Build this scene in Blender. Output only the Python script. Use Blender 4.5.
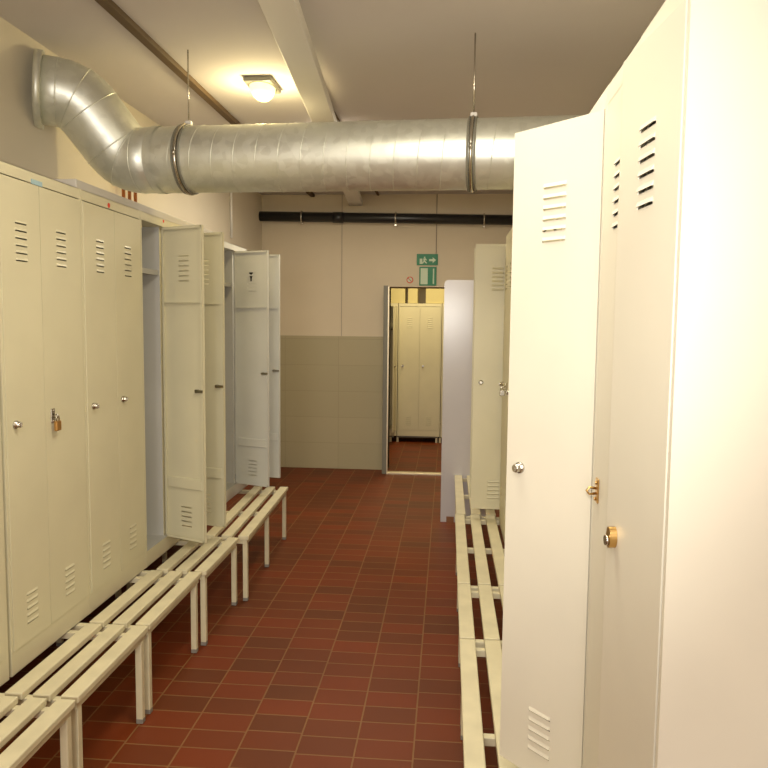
import bpy, bmesh, math, random
from mathutils import Vector, Matrix
random.seed(4)
for o in list(bpy.data.objects): bpy.data.objects.remove(o)
S = bpy.context.scene
COL = S.collection
EYE = 1.706
# ------------------------------------------------------------------ camera
cam = bpy.data.cameras.new('camera'); cam.sensor_width = 36; cam.sensor_fit = 'HORIZONTAL'
cam.lens = 36 * 735 / 768; cam.clip_start = .02; cam.clip_end = 60
co = bpy.data.objects.new('camera', cam); COL.objects.link(co)
fwd = Vector((448 - 384, -(322 - 384), -735)).normalized()        # world +Y seen in camera axes
dn = Vector((293 - 384, -(9067 - 384), -735)).normalized()        # world -Z seen in camera axes
up = (-dn - fwd * (-dn).dot(fwd)).normalized()
rt = fwd.cross(up)
co.matrix_world = Matrix.Translation((0, 0, EYE)) @ Matrix((rt, fwd, up)).to_4x4()
S.camera = co
# ------------------------------------------------------------------ world, light, exposure
w = bpy.data.worlds.new('world'); S.world = w; w.use_nodes = True
w.node_tree.nodes['Background'].inputs[0].default_value = (1, .85, .62, 1)
w.node_tree.nodes['Background'].inputs[1].default_value = .05
S.view_settings.view_transform = 'Standard'; S.view_settings.look = 'None'
S.view_settings.exposure = 0.05; S.view_settings.gamma = 1; S.view_settings.use_curve_mapping = False

def light(name, kind, loc, power, color, size=.1, rot=(0, 0, 0), **k):
    l = bpy.data.lights.new(name, kind); l.energy = power; l.color = color
    if kind == 'AREA': l.size = size
    else: l.shadow_soft_size = size
    for a, b in k.items(): setattr(l, a, b)
    o = bpy.data.objects.new(name, l); COL.objects.link(o); o.location = loc; o.rotation_euler = rot
    return o
light('camera_flash', 'SPOT', (0, -.02, EYE + .16), 112, (1, .96, .87), .03, (math.radians(88), 0, math.radians(6)), spot_size=math.radians(76), spot_blend=1.0)
light('fill_light_near', 'AREA', (-.45, -.2, 3.1), 34, (1, .94, .84), 1.0)  # added overhead fill without a fixture, lights the near lockers
light('fill_light_back', 'AREA', (-.35, -4.1, 1.75), 84, (1, .95, .90), 1.1, (math.radians(90), 0, 0))  # added fill from behind the camera, posing as daylight of an invented window
light('fill_light_mid', 'AREA', (-.15, 2.0, 3.10), 38, (1, .91, .70), .8)  # added warm fill without a fixture, brightens the left lockers
light('fill_light_far', 'AREA', (-.7, 6.0, 3.10), 46, (1, .88, .68), 1.2)  # added fill without a fixture, brightens the far wall
light('next_room_light', 'AREA', (-.3, 9.5, 2.9), 34, (1, .82, .45), .8)

# ------------------------------------------------------------------ materials
def mat(name, col, rough=.5, metal=0, vary=0, scale=3, spec=.5, bump=0, coat=0):
    m = bpy.data.materials.new(name); m.use_nodes = True
    nt = m.node_tree; b = nt.nodes['Principled BSDF']
    b.inputs['Base Color'].default_value = (*col, 1); b.inputs['Roughness'].default_value = rough
    b.inputs['Metallic'].default_value = metal; b.inputs['Specular IOR Level'].default_value = spec
    tc = nt.nodes.new('ShaderNodeTexCoord'); n = nt.nodes.new('ShaderNodeTexNoise')
    n.inputs['Scale'].default_value = scale; n.inputs['Detail'].default_value = 4
    nt.links.new(tc.outputs['Object'], n.inputs['Vector'])
    if vary:
        r = nt.nodes.new('ShaderNodeValToRGB')
        r.color_ramp.elements[0].position = .3; r.color_ramp.elements[1].position = .7
        r.color_ramp.elements[0].color = (*[c * (1 - vary) for c in col], 1)
        r.color_ramp.elements[1].color = (*[min(1, c * (1 + vary * .5)) for c in col], 1)
        nt.links.new(n.outputs[0], r.inputs[0]); nt.links.new(r.outputs[0], b.inputs['Base Color'])
    if bump:
        bp = nt.nodes.new('ShaderNodeBump'); bp.inputs['Strength'].default_value = bump
        bp.inputs['Distance'].default_value = .01
        nt.links.new(n.outputs[0], bp.inputs['Height']); nt.links.new(bp.outputs[0], b.inputs['Normal'])
    return m
M = {}
M['cream'] = mat('cream_paint', (.68, .635, .45), .42, vary=.05, bump=.06)
M['cream_flash_lit'] = mat('flash_lit_cream_paint', (.74, .70, .59), .42, vary=.04, bump=.05)  # same cream paint, paled so the colour carries the flash light
M['grey'] = mat('light_grey_paint', (.68, .68, .64), .4, vary=.05, bump=.05)
M['inner'] = mat('interior_grey_paint', (.47, .46, .43), .5, vary=.05)
M['bench'] = mat('bench_cream_paint', (.68, .62, .43), .45, vary=.10, scale=9)
M['foot'] = mat('grey_plastic', (.25, .23, .2), .6)
M['chrome'] = mat('chrome', (.55, .52, .46), .25, 1)
M['brass'] = mat('brass', (.62, .40, .15), .3, 1)
M['padbody'] = mat('brown_brass', (.45, .24, .07), .4, .7)
M['wall'] = mat('plaster_paint', (.69, .60, .45), .8, vary=.05, scale=1.2, bump=.03)
M['wall_l'] = mat('left_plaster_paint', (.70, .64, .52), .8, vary=.05, scale=1.2, bump=.03)
M['ceil'] = mat('ceiling_paint', (.66, .62, .61), .9, vary=.04, scale=1)
M['board'] = mat('grey_white_board', (.55, .52, .48), .6, vary=.06)
M['white'] = mat('white_paint', (.74, .72, .68), .5)
M['panel'] = mat('panel_white', (.56, .54, .56), .22, vary=.04)
M['black'] = mat('black_pipe', (.012, .013, .015), .35, spec=.6)
M['tan'] = mat('dark_wood', (.12, .075, .035), .7, vary=.1)
M['copper'] = mat('copper', (.55, .22, .09), .4, 1)
M['frame'] = mat('door_frame_paint', (.20, .19, .15), .5)
M['sill'] = mat('threshold_metal', (.75, .66, .48), .35, .6)
M['green'] = mat('sign_green', (.0, .19, .075), .45)
M['signw'] = mat('sign_white', (.55, .66, .48), .45)
M['red'] = mat('sticker_red', (.75, .05, .02), .5)
M['blue'] = mat('tape_blue', (.38, .55, .62), .5)
M['mark'] = mat('sticker_black', (.02, .02, .02), .5)
M['yellow'] = mat('yellow_box_card', (.56, .49, .25), .6, vary=.05)
M['joint'] = mat('seam_grey', (.36, .30, .24), .8)
M['skirt'] = mat('skirt_tile', (.16, .055, .03), .5)

def duct_mat():
    m = bpy.data.materials.new('galvanised_steel'); m.use_nodes = True; nt = m.node_tree; b = nt.nodes['Principled BSDF']
    b.inputs['Metallic'].default_value = .78
    tc = nt.nodes.new('ShaderNodeTexCoord'); v = nt.nodes.new('ShaderNodeTexVoronoi'); v.inputs['Scale'].default_value = 28
    nt.links.new(tc.outputs['Object'], v.inputs['Vector'])
    r = nt.nodes.new('ShaderNodeValToRGB'); r.color_ramp.elements[0].color = (.70, .72, .65, 1); r.color_ramp.elements[1].color = (.80, .82, .75, 1)
    nt.links.new(v.outputs['Color'], r.inputs[0]); nt.links.new(r.outputs[0], b.inputs['Base Color'])
    mr = nt.nodes.new('ShaderNodeMapRange'); mr.inputs['To Min'].default_value = .36; mr.inputs['To Max'].default_value = .5
    nt.links.new(v.outputs['Color'], mr.inputs['Value']); nt.links.new(mr.outputs[0], b.inputs['Roughness'])
    return m
M['duct'] = duct_mat()

def floor_mat():
    m = bpy.data.materials.new('quarry_tiles'); m.use_nodes = True; nt = m.node_tree; b = nt.nodes['Principled BSDF']
    tc = nt.nodes.new('ShaderNodeTexCoord'); mp = nt.nodes.new('ShaderNodeMapping')
    mp.inputs['Rotation'].default_value = (0, 0, math.radians(90))
    mp.inputs['Location'].default_value = (0, .107, 0)
    nt.links.new(tc.outputs['Object'], mp.inputs['Vector'])
    def brick(mortar, c1, c2, cm):
        k = nt.nodes.new('ShaderNodeTexBrick'); k.offset = .12; k.offset_frequency = 3; k.squash = 1
        k.inputs['Scale'].default_value = 1; k.inputs['Mortar Size'].default_value = mortar
        k.inputs['Mortar Smooth'].default_value = .2; k.inputs['Brick Width'].default_value = .130
        k.inputs['Row Height'].default_value = .2325; k.inputs['Bias'].default_value = 0
        k.inputs['Color1'].default_value = (*c1, 1); k.inputs['Color2'].default_value = (*c2, 1); k.inputs['Mortar'].default_value = (*cm, 1)
        nt.links.new(mp.outputs[0], k.inputs['Vector']); return k
    k = brick(.0038, (.175, .030, .005), (.115, .028, .006), (.22, .105, .038))
    n = nt.nodes.new('ShaderNodeTexNoise'); n.inputs['Scale'].default_value = 1.3; nt.links.new(tc.outputs['Object'], n.inputs['Vector'])
    hs = nt.nodes.new('ShaderNodeHueSaturation'); mr = nt.nodes.new('ShaderNodeMapRange')
    mr.inputs['To Min'].default_value = .75; mr.inputs['To Max'].default_value = 1.25
    nt.links.new(n.outputs[0], mr.inputs['Value']); nt.links.new(mr.outputs[0], hs.inputs['Value']); nt.links.new(k.outputs['Color'], hs.inputs['Color'])
    nt.links.new(hs.outputs[0], b.inputs['Base Color']); b.inputs['Roughness'].default_value = .5; b.inputs['Specular IOR Level'].default_value = .25
    bp = nt.nodes.new('ShaderNodeBump'); bp.inputs['Distance'].default_value = .002; bp.inputs['Strength'].default_value = .6; bp.invert = True
    nt.links.new(k.outputs['Fac'], bp.inputs['Height']); nt.links.new(bp.outputs[0], b.inputs['Normal'])
    return m
M['floor'] = floor_mat()

def wainscot_mat():
    m = bpy.data.materials.new('wainscot'); m.use_nodes = True; nt = m.node_tree; b = nt.nodes['Principled BSDF']
    tc = nt.nodes.new('ShaderNodeTexCoord'); mp = nt.nodes.new('ShaderNodeMapping'); mp.inputs['Rotation'].default_value = (math.radians(-90), 0, 0)
    nt.links.new(tc.outputs['Object'], mp.inputs['Vector'])
    k = nt.nodes.new('ShaderNodeTexBrick'); k.offset = 0
    for a, v in (('Scale', 1), ('Mortar Size', .003), ('Brick Width', .62), ('Row Height', .3)): k.inputs[a].default_value = v
    k.inputs['Color1'].default_value = (.42, .37, .23, 1); k.inputs['Color2'].default_value = (.44, .385, .24, 1); k.inputs['Mortar'].default_value = (.37, .32, .20, 1)
    nt.links.new(mp.outputs[0], k.inputs['Vector']); nt.links.new(k.outputs['Color'], b.inputs['Base Color']); b.inputs['Roughness'].default_value = .55
    return m
M['wains'] = wainscot_mat()

def emis(name, col, s):
    m = bpy.data.materials.new(name); m.use_nodes = True; b = m.node_tree.nodes['Principled BSDF']
    b.inputs['Base Color'].default_value = (*col, 1); b.inputs['Emission Color'].default_value = (*col, 1); b.inputs['Emission Strength'].default_value = s
    return m
M['glow'] = emis('lamp_glass', (1, .86, .38), 1.6)

# ------------------------------------------------------------------ mesh helpers
class MB:
    def __init__(s): s.bm = bmesh.new(); s.mats = []
    def mi(s, m):
        if m not in s.mats: s.mats.append(m)
        return s.mats.index(m)
    def box(s, x0, x1, y0, y1, z0, z1, m, bev=0):
        b = bmesh.new() if bev else s.bm
        v = [b.verts.new(p) for p in ((x0, y0, z0), (x1, y0, z0), (x1, y1, z0), (x0, y1, z0), (x0, y0, z1), (x1, y0, z1), (x1, y1, z1), (x0, y1, z1))]
        k = s.mi(m)
        for f in ((0, 3, 2, 1), (4, 5, 6, 7), (0, 1, 5, 4), (1, 2, 6, 5), (2, 3, 7, 6), (3, 0, 4, 7)):
            b.faces.new([v[i] for i in f]).material_index = k
        if bev:
            bmesh.ops.bevel(b, geom=b.edges[:], offset=bev, segments=2, affect='EDGES', profile=.5)
            for f in b.faces: f.material_index = k
            t = bpy.data.meshes.new('t'); b.to_mesh(t); b.free(); s.bm.from_mesh(t); bpy.data.meshes.remove(t)
        return s
    def prism(s, pts, y0, y1, m):        # polygon in xz extruded along y
        k = s.mi(m); n = len(pts)
        a = [s.bm.verts.new((p[0], y0, p[1])) for p in pts]; c = [s.bm.verts.new((p[0], y1, p[1])) for p in pts]
        s.bm.faces.new(a).material_index = k; s.bm.faces.new(c[::-1]).material_index = k
        for i in range(n): s.bm.faces.new((a[i], c[i], c[(i + 1) % n], a[(i + 1) % n])).material_index = k
        return s
    def louvre(s, xc, zt, w, m, out=-.0035, h=.009):   # pressed louvre hood: wedge open at its lower edge
        k = s.mi(m); y = -.0012
        P = lambda x, yy, z: s.bm.verts.new((x, yy, z))
        a = [P(xc - w / 2, y, zt), P(xc + w / 2, y, zt)]
        b = [P(xc - w / 2 + .004, y + out, zt - h), P(xc + w / 2 - .004, y + out, zt - h)]
        c = [P(xc - w / 2, y, zt - h), P(xc + w / 2, y, zt - h)]
        for f in ((a[0], b[0], b[1], a[1]), (a[0], c[0], b[0]), (a[1], b[1], c[1])): s.bm.faces.new(f).material_index = k
        return s
    def tube(s, pts, r, m, seg=16, cap=True, smooth=True, radii=None):
        k = s.mi(m); pts = [Vector(p) for p in pts]; rings = []
        ref = None
        for i, p in enumerate(pts):
            t = (pts[min(i + 1, len(pts) - 1)] - pts[max(i - 1, 0)]).normalized()
            if ref is None: ref = t.orthogonal().normalized()
            u = (ref - t * ref.dot(t)).normalized(); ref = u; v = t.cross(u)
            rr = radii[i] if radii else r
            # widen the ring at bends so the section stays round
            rings.append([s.bm.verts.new(p + u * rr * math.cos(6.28318 * j / seg) + v * rr * math.sin(6.28318 * j / seg)) for j in range(seg)])
        for a, b in zip(rings, rings[1:]):
            for j in range(seg):
                f = s.bm.faces.new((a[j], a[(j + 1) % seg], b[(j + 1) % seg], b[j])); f.material_index = k; f.smooth = smooth
        if cap:
            s.bm.faces.new(rings[0][::-1]).material_index = k; s.bm.faces.new(rings[-1]).material_index = k
        return s
    def build(s, name, parent=None, **tags):
        me = bpy.data.meshes.new(name); bmesh.ops.recalc_face_normals(s.bm, faces=s.bm.faces[:]); s.bm.to_mesh(me); s.bm.free()
        for m in s.mats: me.materials.append(M[m])
        o = bpy.data.objects.new(name, me); COL.objects.link(o)
        if parent: o.parent = parent
        for k, v in tags.items(): o[k] = v
        return o
def empty(name, loc=(0, 0, 0), rz=0, **tags):
    o = bpy.data.objects.new(name, None); COL.objects.link(o); o.location = loc; o.rotation_euler.z = rz; o.empty_display_size = .1
    for k, v in tags.items(): o[k] = v
    return o
def struct(name, mb): return mb.build(name, kind='structure')

# ------------------------------------------------------------------ room shell
XL, XR, YB, YW, ZC = -2.13, .95, -4.2, 8.34, 3.12
YN = 12.4                                   # end of the next room
X0, X1, ZD = -.660, .18, 2.085               # doorway opening
struct('floor', MB().box(-3.4, 2.2, YB - .1, YN + .1, -.1, 0, 'floor'))
struct('ceiling', MB().box(-3.4, 2.2, YB - .1, YN + .1, ZC, ZC + .1, 'ceil'))
struct('wall_left', MB().box(XL - .12, XL, YB, YW, 0, ZC, 'wall_l'))
struct('wall_right', MB().box(XR, XR + .12, YB, YW, 0, ZC, 'wall'))
struct('wall_back', MB().box(XL - .12, XR + .12, YB - .12, YB, 0, ZC, 'wall'))
mb = MB()
for x in (-.95, -.38, .19): mb.box(x, x + .06, YB, YB + .03, 1.15, 2.35, 'white', .003)
for z in (1.15, 2.29): mb.box(-.95, .25, YB, YB + .03, z, z + .06, 'white', .003)
struct('added_window_1', mb)  # unseen window frame, made up to go with the fill behind the camera
mb = MB()
mb.box(-3.3, X0, YW, YW + .14, 0, ZC, 'wall').box(X1, 2.1, YW, YW + .14, 0, ZC, 'wall').box(X0, X1, YW, YW + .14, ZD, ZC, 'wall')
struct('wall_far', mb)
struct('wall_next_room_left', MB().box(-3.4, -3.3, YW + .14, YN, 0, ZC, 'wall'))
struct('wall_next_room_right', MB().box(2.1, 2.2, YW + .14, YN, 0, ZC, 'wall'))
struct('wall_next_room_far', MB().box(-3.4, 2.2, YN, YN + .1, 0, ZC, 'wall'))
mb = MB().box(XL + .001, X0 - .055, YW - .012, YW, .0, 1.533, 'wains', .002)
mb.build('trim_1', kind='structure')
struct('trim_2', MB().box(-1.213, -1.207, YW - .004, YW, 1.533, ZC, 'joint'))
# doorway: projecting steel frame, lining and bright threshold
mb = MB()
mb.box(X0 - .05, X0, YW - .24, YW + .16, 0, ZD + .012, 'frame', .003).box(X1, X1 + .05, YW - .24, YW + .16, 0, ZD + .03, 'frame', .003)
mb.box(X0, X1, YW - .24, YW + .16, ZD, ZD + .012, 'wall', .002)
dr = struct('door_1', mb)
mb = MB().box(X0, X0 + .012, YW - .25, YW - .20, .02, ZD, 'sill').box(X0, X1, YW - .25, YW - .16, 0, .02, 'sill', .003)
mb.build('door_lining', dr)

# ceiling battens
def batten(name, p0, p1, wd, hg, m, label, cat, grp=None):
    p0, p1 = Vector(p0), Vector(p1); L = (p1 - p0).length
    o = MB().box(0, L, -wd / 2, wd / 2, 0, hg, m, .004).build(name, label=label, category=cat)
    if grp: o['group'] = grp
    o.location = p0; o.rotation_euler = (0, 0, math.atan2(p1.y - p0.y, p1.x - p0.x)); return o
batten('ceiling_batten', (-1.54, -1.5, ZC - .03), (-1.54, 8.3, ZC - .03), .05, .03, 'tan', 'dark brown timber batten running along the ceiling left of the yellow lamp', 'ceiling batten')
batten('ceiling_batten', (-.80, -1.5, ZC - .02), (-.80, 8.3, ZC - .02), .025, .02, 'tan', 'thin dark batten running along the ceiling right of the white trunking', 'ceiling batten')
t = batten('cable_trunking', (-.63, 1.7, 2.99), (-1.05, 8.32, 2.99), .15, .06, 'white', 'long white cable trunking slung under the ceiling above the duct', 'trunking')
for d in (1.2, 3.6, 6.0): MB().tube([(d, 0, .058), (d, 0, .128)], .004, 'chrome', 8).build('hanger_rod', t)

# ------------------------------------------------------------------ lockers
H, DEP = 1.87, .48
ZB = EYE - 1.32
def door_mesh(wd, h, m):
    """hinge at x=0, panel reaches to x=-wd, outer side faces -y; louvre slots are real openings"""
    b = MB(); x0, x1 = -wd, 0; t0, t1 = -.0012, .0012
    xc = -wd / 2; lw = .075; a, c = xc - lw / 2, xc + lw / 2
    b.box(x0, a, t0, t1, 0, h, m).box(c, x1, t0, t1, 0, h, m)
    zs = [h - .161 - .027 * i for i in range(6)] + [.178 - .027 * i for i in range(5)]
    top = h
    for z in zs:                       # z = lower edge of each slot
        b.box(a, c, t0, t1, z + .0065, top, m); top = z
        b.louvre(xc, z + .0135, lw, m)
    b.box(a, c, t0, t1, 0, top, m)
    f = .018                           # folded rim
    b.box(x0, x0 + .0015, t1, f, 0, h, m).box(x1 - .0015, x1, t1, f, 0, h, m).box(x0, x1, t1, f, 0, .0015, m).box(x0, x1, t1, f, h - .0015, h, m)
    b.box(x0, x0 + .014, f - .0015, f, 0, h, m).box(x1 - .014, x1, f - .0015, f, 0, h, m)
    b.box(x0, x1, f - .0015, f, 0, .014, m).box(x0, x1, f - .0015, f, h - .014, h, m)
    return b
def knob_mesh(): 
    b = MB(); b.tube([(0, 0, 0), (0, -.006, 0), (0, -.0061, 0), (0, -.02, 0), (0, -.023, 0)], .012, 'chrome', 20, radii=[.015, .015, .0115, .0115, .009])
    b.box(-.003, .003, -.027, -.022, -.008, .008, 'chrome', .001); return b
def hasp_mesh(brass=False):
    m = 'brass' if brass else 'chrome'
    b = MB(); b.box(-.013, .013, -.004, 0, -.028, .03, m, .002)
    b.tube([(0, -.003, .006), (0, -.02, .008), (0, -.026, 0), (0, -.02, -.008), (0, -.003, -.006)], .003, m, 10)
    b.tube([(.004, -.004, .02), (.004, -.008, .02)], .004, m, 10).tube([(-.004, -.004, -.02), (-.004, -.008, -.02)], .004, m, 10); return b
def latch_mesh():
    b = MB(); b.tube([(0, 0, 0), (0, .018, 0)], .010, 'chrome', 16)
    b.box(-.05, .008, .016, .020, -.008, .008, 'chrome', .001); return b

def locker(name, x0, y_near, W, side, label, paint='cream', angles=(0, 0), knobs=('knob', 'knob'), group=None, inner=None, nd=2, x_front=None, zb=None, rib=True, split=.5, cat='locker', kz=None, rail=.085):
    """side 'L' faces +X, side 'R' faces -X, 'F' faces the viewer; local x runs left to right as one stands before it"""
    zb = ZB if zb is None else zb
    if side == 'L': r = empty(name, (x_front, y_near, zb), math.pi / 2)
    elif side == 'R': r = empty(name, (x_front, y_near + W, zb), -math.pi / 2)
    else: r = empty(name, (x0, y_near, zb), 0)
    r['label'] = label; r['category'] = cat
    if group: r['group'] = group
    t = .014; p = paint; inn = inner or paint
    b = MB()
    b.box(0, t, 0, DEP, 0, H, p).box(W - t, W, 0, DEP, 0, H, p)
    b.box(t, W - t, DEP - .006, DEP, 0, H, inn)
    b.box(t, W - t, 0, DEP - .006, H - .045, H - .043, p).box(t, W - t, 0, .0015, H - .045, H, p).box(t, W - t, 0, DEP - .006, H - .002, H, p)
    b.box(t, W - t, 0, DEP - .006, rail, rail + .002, inn).box(t, W - t, 0, .0015, 0, rail, p).box(t, W - t, 0, DEP - .006, 0, .002, p)
    # front rims
    mid = W * split
    b.box(mid - .006, mid + .006, .02, DEP - .006, rail, H - .045, inn)
    b.box(mid - .012, mid + .012, .019, .0205, rail, H - .045, p)
    b.build('body', r)
    hinges = ((t + .002, mid - .0015), (mid + .0015, W - t - .002))
    for i in range(2):
        a, c = hinges[i]; wd = c - a
        sh = MB().box(a, c - .006, .03, DEP - .01, 1.575, 1.588, inn).box(a, c - .006, .0275, .0295, 1.56, 1.588, inn); sh.build('shelf', r)
        MB().tube([(a, DEP * .5, 1.50), (c - .005, DEP * .5, 1.50)], .008, 'chrome', 10).build('coat_rail', r)
        h = H - .045 - rail - .006
        ang = math.radians(angles[i])
        d = door_mesh(wd, h, p)
        if rib and angles[i] > 20:
            f = .019
            d.box(-wd + .002, -.002, .0012, f, h - .412, h - .409, p).box(-wd + .02, -.02, .0012, .012, .29, .35, p, .003)
        do = d.build('door', r); do.location = (c, -.0014, rail + .003); do.rotation_euler.z = ang
        k = knobs[i]; z = (kz or 1.315 - ZB) - rail - .003
        loc = (-wd + .05, -.0013, z)
        if k == 'knob': o = knob_mesh().build('knob', do)
        elif k == 'hasp': o = hasp_mesh().build('hasp', do)
        elif k == 'brass': o = hasp_mesh(True).build('hasp', do, label='brass coloured hasp')
        o.location = loc
        if angles[i] > 20:
            l = latch_mesh().build('latch', do); l.location = (-wd + .05, .001, z)
    return r

FX = -1.576
def LL(y0, W, label, **k): return locker('metal_locker', 0, y0, W, 'L', label, x_front=FX, **k)
def RR(y0, W, label, fx=.36, **k): return locker('metal_locker', 0, y0, W, 'R', label, x_front=fx, **k)
LG = None
L0 = LL(1.856, .605, 'cream metal locker at the left edge of the view, nearest in the left row')
LA = LL(2.478, .594, 'cream metal locker in the left row with the brass padlock on its second door', knobs=('knob', 'hasp'), split=.455)
LB = LL(3.076, .612, 'cream closed metal locker with a red dot on its top rail, in the left row', split=.51)
LC = LL(3.692, .610, 'cream metal locker with both doors open, nearer of the two open ones on the left', angles=(67, 74), inner='inner')
LD = LL(4.305, .70, 'closed metal locker between the two open lockers of the left row')
LE = LL(5.07, .62, 'light grey metal locker at the far end of the left row with both doors open', paint='grey', inner='inner', angles=(70, 76))

RA = RR(1.20, .60, 'nearest locker on the right with its plain end panel in view and near door ajar', paint='cream_flash_lit', angles=(0, 6), knobs=('brass', 'none'), split=.5)
RB = RR(1.803, .60, 'cream locker on the right with one door standing half open towards the aisle', paint='cream_flash_lit', angles=(0, 42))
for i, y in enumerate((2.406, 3.004, 3.602)):
    RR(y, .595, 'closed cream metal locker in the right row hidden behind the half open door', group='closed lockers in the middle of the right row')
RD = RR(4.20, .595, 'closed cream metal locker with a small padlock, farthest closed one in the right row', knobs=('knob', 'hasp'))
RE = RR(4.81, .61, 'cream locker with both doors open at the far end of the right row', fx=.46, angles=(88, 90), rib=True)

# padlocks hang on hasps: things of their own
def padlock(loc, rz, label, m='padbody', s=1):
    r = empty('padlock', loc, rz, label=label, category='padlock')
    MB().box(-.015 * s, .015 * s, -.007, .007, -.034 * s, 0, m, .003).build('lock_body', r)
    MB().tube([(-.009 * s, 0, -.002), (-.009 * s, 0, .012 * s), (-.005 * s, 0, .019 * s), (0, 0, .021 * s), (.005 * s, 0, .019 * s), (.009 * s, 0, .012 * s), (.009 * s, 0, -.002)], .0027, 'chrome', 10).build('shackle', r)
    return r
padlock((FX + .024, 2.478 + .594 * .455 + .052, 1.315 - .020), math.pi / 2, 'brown brass padlock hanging on the hasp of the second left locker door', s=1.15)
padlock((.36 - .024, 4.20 + .595 - .595 * .5 + .0, 1.315 - .020), 0, 'small padlock hanging on the farthest closed locker of the right row', m='chrome')
# round disc padlock on the nearest right door
def disc_lock():
    ang = math.radians(-90 + 6); c = Vector((.36, 1.20 + .016, 0)); wd = .60 * .5 - .0175
    d = Vector((math.cos(ang), math.sin(ang), 0)) * -(wd - .055); n = Vector((math.sin(ang), -math.cos(ang), 0))
    p = c + d + n * .010
    r = empty('padlock', (p.x, p.y, 1.290), ang, label='oval brass and steel lock on the nearest locker door at the right', category='padlock')
    pts = [(.013 * math.cos(a), .021 * math.sin(a)) for a in [i * math.pi / 14 for i in range(28)]]
    MB().prism(pts, -.007, .007, 'brass').build('lock_body', r)
    MB().tube([(.0, -.007, -.006), (.0, -.013, -.006)], .010, 'chrome', 18).build('lock_cylinder', r)
disc_lock()

# stickers
def sticker(name, parent_free, box, m, label):
    o = MB().box(*box, m).build(name); o['label'] = label; o['category'] = 'sticker'; return o
sticker('tape_strip', None, (FX + .0002, FX + .0022, 2.70, 2.775, ZB + H - .046, ZB + H - .028), 'blue', 'strip of pale blue tape on the top rail of the second left locker')
def dot(y, z, r, label):
    o = MB().tube([(FX + .0002, y, z), (FX + .002, y, z)], r, 'red', 16).build('round_sticker'); o['label'] = label; o['category'] = 'sticker'
dot(3.34, ZB + H - .028, .011, 'red dot sticker on the top rail of the closed left locker')
dot(4.0, ZB + H - .012, .008, 'small dark red dot on the rail above the open cream locker')

def mark():
    b = MB(); b.prism([(-.016, .03), (.016, .03), (.016, .022), (0, .012), (-.016, .022)], 0, .001, 'mark')
    b.prism([(-.013, .004), (.013, .004), (.007, -.012), (.006, -.034), (-.006, -.034), (-.007, -.012)], 0, .001, 'mark')
    return b
for ch in LE.children:
    if ch.name.startswith('door') and ch.location.x < .4:
        o = mark().build('sticker', ch, label='small black arrow shaped sticker on the louvres'); o.location = (-.14, .0015, 1.734 - .185)
# cover board lying on the lockers
o = MB().box(-2.06, -1.60, 3.09, 4.95, 0, .045, 'board', .004).build('cover_board', label='long grey white board lying on top of the left lockers', category='board'); o.location = (0, 0, ZB + H + .001)

# ------------------------------------------------------------------ benches
ST = EYE - 1.295      # seat top
def bench(side, y0, L, label, fx, legs, out=0, rz=0, grp=None):
    """local x along the row, -y towards the aisle"""
    z = 0
    if side == 'L': r = empty('locker_bench', (fx + out, y0, z), math.pi / 2 + rz)
    else: r = empty('locker_bench', (fx + .044, y0 + L, z), -math.pi / 2 + rz)
    r['label'] = label; r['category'] = 'bench'
    if grp: r['group'] = grp
    ft = ZB - .001 - 0
    for k in range(3):
        a = -.334 + k * .102
        MB().box(.003, L - .003, a, a + .064, ft, ST, 'bench', .004).build('slat', r)
    tb = .028
    f = MB()
    for y in (-.322, .40): f.box(.012, L - .012, y, y + tb, ft - tb, ft - .0005, 'bench', .002)
    for x in legs: f.box(x, x + tb, -.322 + tb, .40, ft - tb, ft - .0005, 'bench', .002)
    f.build('bench_frame', r)
    for x in legs:
        for y in (-.322, .40):
            l = MB().box(x, x + tb, y, y + tb, .012, ft - tb, 'bench', .002).build('leg', r)
            MB().box(x - .0005, x + tb + .0005, y - .0005, y + tb + .0005, .001, .022, 'foot', .002).build('foot_cap', l)
    return r
bench('L', 1.71, .60, 'slatted cream bench at the bottom left corner, nearest in the left row', FX, (.02, .56), out=.0)
bench('L', 2.322, .60, 'slatted cream bench below the padlocked left locker', FX, (.02, .55))
bench('L', 2.93, .67, 'slatted cream bench below the closed locker with the red dot', FX, (.02, .61))
bench('L', 3.61, .60, 'slatted cream bench below the nearer open locker on the left', FX, (.02, .57), out=.02)
bench('L', 4.225, 1.335, 'long slatted cream bench at the far end of the left row, set slightly outwards', FX, (.02, .64, 1.285), out=.07, rz=.036)
bench('R', 1.0, .61, 'slatted cream bench below the nearest right locker with its door ajar', .36, (.02, .55))
bench('R', 1.62, 1.32, 'slatted cream bench at the bottom right, reaching behind the half open door', .36, (.02, .65, 1.27))
bench('R', 2.95, .63, 'short slatted cream bench between the two longer benches on the right', .36, (.02, .58))
bench('R', 3.59, 1.32, 'long slatted cream bench below the farthest closed lockers on the right', .36, (.02, .65, 1.28))
bench('R', 4.92, 1.31, 'farthest slatted cream bench on the right, ending beside the tall white panel', .368, (.02, .64, 1.26))

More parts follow.
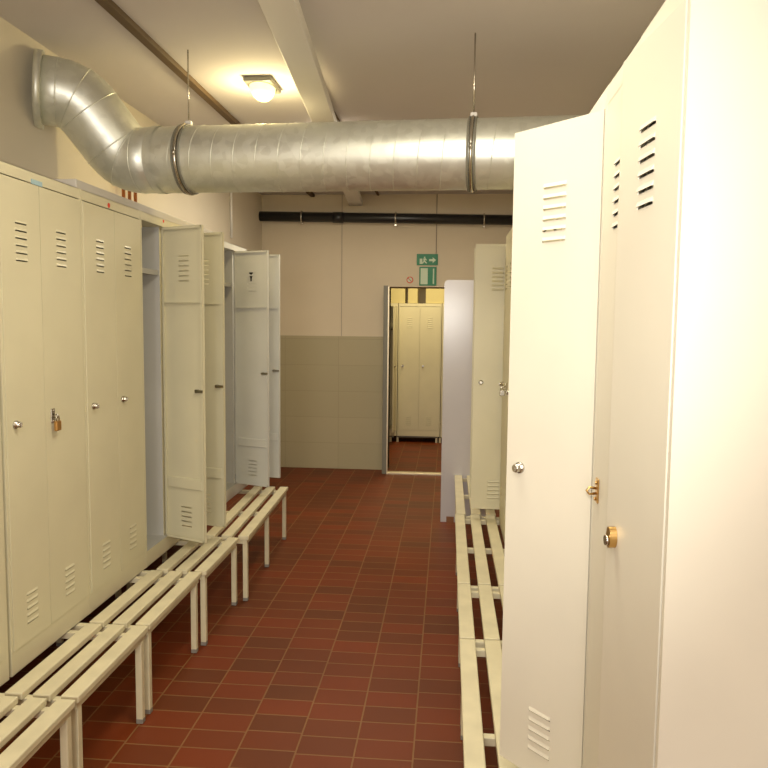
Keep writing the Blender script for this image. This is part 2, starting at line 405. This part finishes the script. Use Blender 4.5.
# ------------------------------------------------------------------ ventilation duct
A = Vector((-1.385, 3.90, 2.553)); Bp = Vector((.24, 3.75, 2.536)); d = (Bp - A).normalized(); R = .171
duct = empty('ventilation_duct', (0, 0, 0), 0, label='large round galvanised steel duct crossing the aisle below the ceiling', category='duct')
P0 = A - d * .165; P1 = A + d * 2.50
L = (P1 - P0).length
def axes(t):
    u = Vector((0, 0, 1)); u = (u - t * u.dot(t)).normalized(); return u, t.cross(u)
def duct_straight():
    b = MB(); k = b.mi('duct'); seg = 48; n = 110; u, v = axes(d); rings = []
    for i in range(n + 1):
        p = P0 + d * (L * i / n)
        rings.append([b.bm.verts.new(p + (u * math.cos(a) + v * math.sin(a)) * R) for a in [2 * math.pi * j / seg for j in range(seg)]])
    for a_, c_ in zip(rings, rings[1:]):
        for j in range(seg):
            f = b.bm.faces.new((a_[j], a_[(j + 1) % seg], c_[(j + 1) % seg], c_[j])); f.material_index = k; f.smooth = True
    return b
duct_straight().build('straight_pipe', duct)
def helix():
    b = MB(); u, v = axes(d); pitch = .118; n = int((L - .05) / pitch * 40); pts = []
    for i in range(n):
        s = i / 40; p = P0 + d * (.03 + s * pitch); a = 2 * math.pi * s
        pts.append(p + (u * math.cos(a) - v * math.sin(a)) * (R - .0002))
    b.tube(pts, .0024, 'duct', 6); return b
helix().build('spiral_seam', duct)
# gored offset: up towards the left wall, then a collar into the wall
def arc(pts, n=7):
    """round the corners of a polyline into short gores"""
    out = [Vector(pts[0])]
    for a, b, c in zip(pts, pts[1:], pts[2:]):
        a, b, c = Vector(a), Vector(b), Vector(c); r = min((b - a).length, (c - b).length) * .48
        p, q = b + (a - b).normalized() * r, b + (c - b).normalized() * r
        for k in range(n):
            t = k / (n - 1); out.append(p * (1 - t) ** 2 + b * 2 * t * (1 - t) + q * t * t)
    out.append(Vector(pts[-1])); return out
path = arc([P0, P0 - d * .20, Vector((-1.95, 3.80, 2.865)), Vector((XL + .002, 3.72, 2.875))])
MB().tube(path, R, 'duct', 48).build('elbow', duct)
for k in (1, 4, 7, 8, 11, 14):
    p = path[k]; tt = (path[min(k + 1, len(path) - 1)] - path[k - 1]).normalized(); u, v = axes(tt)
    MB().tube([p + (u * math.cos(a) + v * math.sin(a)) * R for a in [2 * math.pi * q / 40 for q in range(42)]], .0035, 'duct', 8, cap=False).build('elbow_seam', duct)
e = path[-1]; tt = (path[-1] - path[-2]).normalized()
MB().tube([e - tt * .035, e], R + .022, 'duct', 48).build('wall_flange', duct)
MB().tube([P0 - d * .02, P0 + d * .02], R + .004, 'duct', 48, cap=False).build('collar', duct)
def strap(sx):
    """clamp ring around the duct with a threaded rod up to the ceiling"""
    p = A + d * sx; u, v = axes(d)
    
    r = MB().tube([(u * math.cos(a) + v * math.sin(a)) * (R + .004) for a in [2 * math.pi * j / 40 for j in range(42)]], .010, 'chrome', 8, cap=False).build('clamp', duct); r.location = p
    for off in (-.017, .017):
        pts = [d * off + (u * math.cos(a) + v * math.sin(a)) * (R + .005) for a in [2 * math.pi * j / 40 for j in range(42)]]
        MB().tube(pts, .0055, 'frame', 8, cap=False).build('ring', r)
    MB().box(-.016, .016, -.016, .016, R + .006, R + .03, 'white', .003).build('bracket', r)
    MB().tube([(0, 0, R + .03), (0, 0, ZC - p.z)], .004, 'chrome', 8).build('threaded_rod', r)
    q = -v * (R + .014) if v.y > 0 else v * (R + .014)
    MB().tube([q - u * .014, q + u * .014], .007, 'chrome', 8).build('bolt', r)
strap(-.005)
strap(1.50)

# black waste pipe on the far wall
bp = empty('waste_pipe', (0, YW - .09, 2.85), 0, label='black plastic pipe running along the top of the far wall', category='pipe')
MB().tube([(XL, 0, .02), (XR, 0, -.03)], .055, 'black', 24).build('pipe_run', bp)
for x in (-1.30, ): MB().tube([(x, 0, .005), (x + .12, 0, .003)], .061, 'black', 24).build('coupling', bp)
def clip(x):
    pts = [(0, .061 * math.cos(a), .061 * math.sin(a)) for a in [2 * math.pi * j / 24 for j in range(26)]]
    r = MB().tube(pts, .010, 'chrome', 8, cap=False).build('clip', bp); r.location = (x, 0, -.013 - .0163 * x - .002)
    MB().box(-.01, .01, .05, .088, -.012, .012, 'chrome', .002).build('wall_bracket', r)
    MB().box(-.012, .012, -.01, .01, -.085, -.062, 'chrome', .002).build('bolt', r)
clip(-1.651)
clip(-.597)
clip(.374)
# conduits
def conduit(name, x, y, z0, z1, r, m, label, cat, grp=None):
    o = MB().tube([(x, y, z0), (x, y, z1)], r, m, 12).build(name, label=label, category=cat)
    if grp: o['group'] = grp
conduit('cable_conduit', XL + .014, 7.1, 2.5, ZC, .012, 'white', 'white vertical conduit on the left wall above the far lockers', 'conduit')
conduit('cable_conduit', -.146, YW - .006, 2.42, ZC, .005, 'joint', 'thin dark cable running down the far wall to the exit sign', 'cable')
for i in range(3):
    conduit('copper_pipe', XL + .05, 4.62 + i * .09, .1, 2.66, .011, 'copper', ('nearest', 'middle', 'farthest')[i] + ' of the three thin copper pipes on the wall behind the left lockers', 'pipe', 'copper pipes below the duct elbow')

# ------------------------------------------------------------------ signs
s = empty('exit_sign', (-.243, YW - .012, 2.40), 0, label='green emergency exit sign with white running figure above the doorway', category='sign')
MB().box(-.118, .118, 0, .012, -.062, .062, 'green', .002).build('sign_plate', s)
b = MB(); y0, y1 = -.0015, .0002
b.prism([(-.085, -.048), (-.055, -.048), (-.055, .01), (-.085, .01)], y0, y1, 'signw')                 # doorway of the pictogram
b.prism([(-.04, .028), (-.028, .034), (-.020, .026), (-.026, .016), (-.038, .018)], y0, y1, 'signw')      # head
b.prism([(-.045, .012), (-.02, .014), (-.004, -.006), (-.012, -.012), (-.026, 0), (-.022, -.018), (-.002, -.036), (-.010, -.046), (-.034, -.026), (-.05, -.046), (-.06, -.038), (-.042, -.016)], y0, y1, 'signw')
b.prism([(.02, .006), (.06, .006), (.06, .026), (.098, -.006), (.06, -.038), (.06, -.018), (.02, -.018)], y0, y1, 'signw')   # arrow
b.build('pictogram', s)
s = empty('door_sign', (-.234, YW - .010, 2.215), 0, label='green and white door pictogram sign directly below the exit sign', category='sign')
MB().box(-.096, .096, 0, .01, -.105, .105, 'green', .002).build('sign_plate', s)
b = MB().box(-.082, -.002, y0, y1, -.09, .09, 'signw').box(.056, .070, y0, y1, -.085, .085, 'signw'); b.build('pictogram', s)
s = empty('prohibition_sign', (-.436, YW - .004, 2.174), 0, label='small round red and white sticker left of the green signs', category='sign')
MB().tube([(0, 0, 0), (0, .003, 0)], .040, 'signw', 24).build('sign_plate', s)
b = MB(); pts = [(.033 * math.cos(a), -.001, .033 * math.sin(a)) for a in [2 * math.pi * j / 24 for j in range(26)]]
b.tube(pts, .005, 'red', 6, cap=False).tube([(-.024, -.001, .024), (.024, -.001, -.024)], .004, 'red', 6); b.build('prohibition_mark', s)

# ------------------------------------------------------------------ tall white panel
def rounded(x0, x1, z0, z1, r):
    p = [(x0, z0), (x1, z0)]
    p += [(x1 - r + r * math.cos(a), z1 - r + r * math.sin(a)) for a in [i * math.pi / 16 for i in range(9)]]
    p += [(x0 + r - r * math.cos(a), z1 - r + r * math.sin(a)) for a in [math.pi / 2 - i * math.pi / 16 for i in range(9)]]
    return p
pn = empty('partition_panel', (0, 6.19, 0), 0, label='tall white panel with rounded top corners standing past the right bench', category='partition')
MB().prism(rounded(-.035, .42, .05, 2.055, .035), 0, .035, 'panel').build('panel_board', pn)
MB().box(-.035, .015, 0, .035, 0, .052, 'panel', .002).build('foot', pn)
MB().box(.08, .13, 0, .035, 0, .052, 'panel', .002).build('foot', pn)

# ------------------------------------------------------------------ lamp
lp = empty('bulkhead_lamp', (-1.13, 4.45, ZC), 0, label='glowing yellow oval bulkhead lamp on the ceiling above the duct', category='lamp')
MB().box(-.085, .085, -.13, .13, -.03, 0, 'frame', .01).build('base', lp)
def dome():
    b = MB(); k = b.mi('glow'); rings = []
    for i in range(7):
        a = i / 6 * math.pi / 2
        rings.append([b.bm.verts.new((.075 * math.cos(a) * math.cos(t), .115 * math.cos(a) * math.sin(t), -.03 - .075 * math.sin(a))) for t in [j * math.pi / 12 for j in range(24)]] if i < 6 else [b.bm.verts.new((0, 0, -.105))])
    for a_, c_ in zip(rings[:-1], rings[1:-1]):
        for j in range(24):
            f = b.bm.faces.new((a_[j], a_[(j + 1) % 24], c_[(j + 1) % 24], c_[j])); f.smooth = True
    for j in range(24): b.bm.faces.new((rings[-2][j], rings[-2][(j + 1) % 24], rings[-1][0])).smooth = True
    return b
dome().build('lamp_glass', lp)
light('bulkhead_lamp_light', 'POINT', (0, 0, -.17), 14, (1, .82, .42), .06).parent = lp

# ------------------------------------------------------------------ next room
NZ = .09
locker('metal_locker', -.69, 10.3, .60, 'F', 'yellowish cream locker with two closed doors seen through the doorway', zb=NZ, paint='cream', cat='locker', kz=1.0)
locker('metal_locker', -1.335, 10.3, .635, 'F', 'cream locker with an open door at the left edge of the doorway', zb=NZ, paint='cream', angles=(0, 88), kz=1.0)
locker('metal_locker', -.08, 10.3, .60, 'F', 'cream locker in the next room hidden behind the tall white panel', zb=NZ, paint='cream', kz=1.0)
for i, x in enumerate((-1.35, -.70, -.10)):
    r = empty('locker_stand', (x, 10.3, 0), 0, label=('low metal stand under the open locker seen through the doorway', 'low metal stand under the closed two door locker in the next room', 'low metal stand behind the tall white panel in the next room')[i], category='stand')
    MB().box(0, .58, .02, .46, NZ - .022, NZ - .001, 'frame', .002).build('stand_frame', r)
    for a in (.0, .55):
        for c in (.02, .43): MB().box(a, a + .03, c, c + .03, 0, NZ - .022, 'bench', .002).build('leg', r)
for (a, c, h, lb) in ((-.82, -.605, .30, 'leftmost yellow box on top of the lockers in the next room'), (-.565, -.43, .33, 'narrow yellow box in the middle on top of the lockers in the next room'), (-.315, -.05, .31, 'rightmost yellow box on top of the lockers in the next room')):
    bx = empty('storage_box', ((a + c) / 2, 10.53, NZ + H + .001), 0, label=lb, category='box')
    hw = (c - a) / 2
    MB().box(-hw, hw, -.18, .18, 0, h - .05, 'yellow', .004).build('carton', bx)
    MB().box(-hw - .004, hw + .004, -.184, .184, h - .05, h, 'yellow', .004).build('lid', bx)
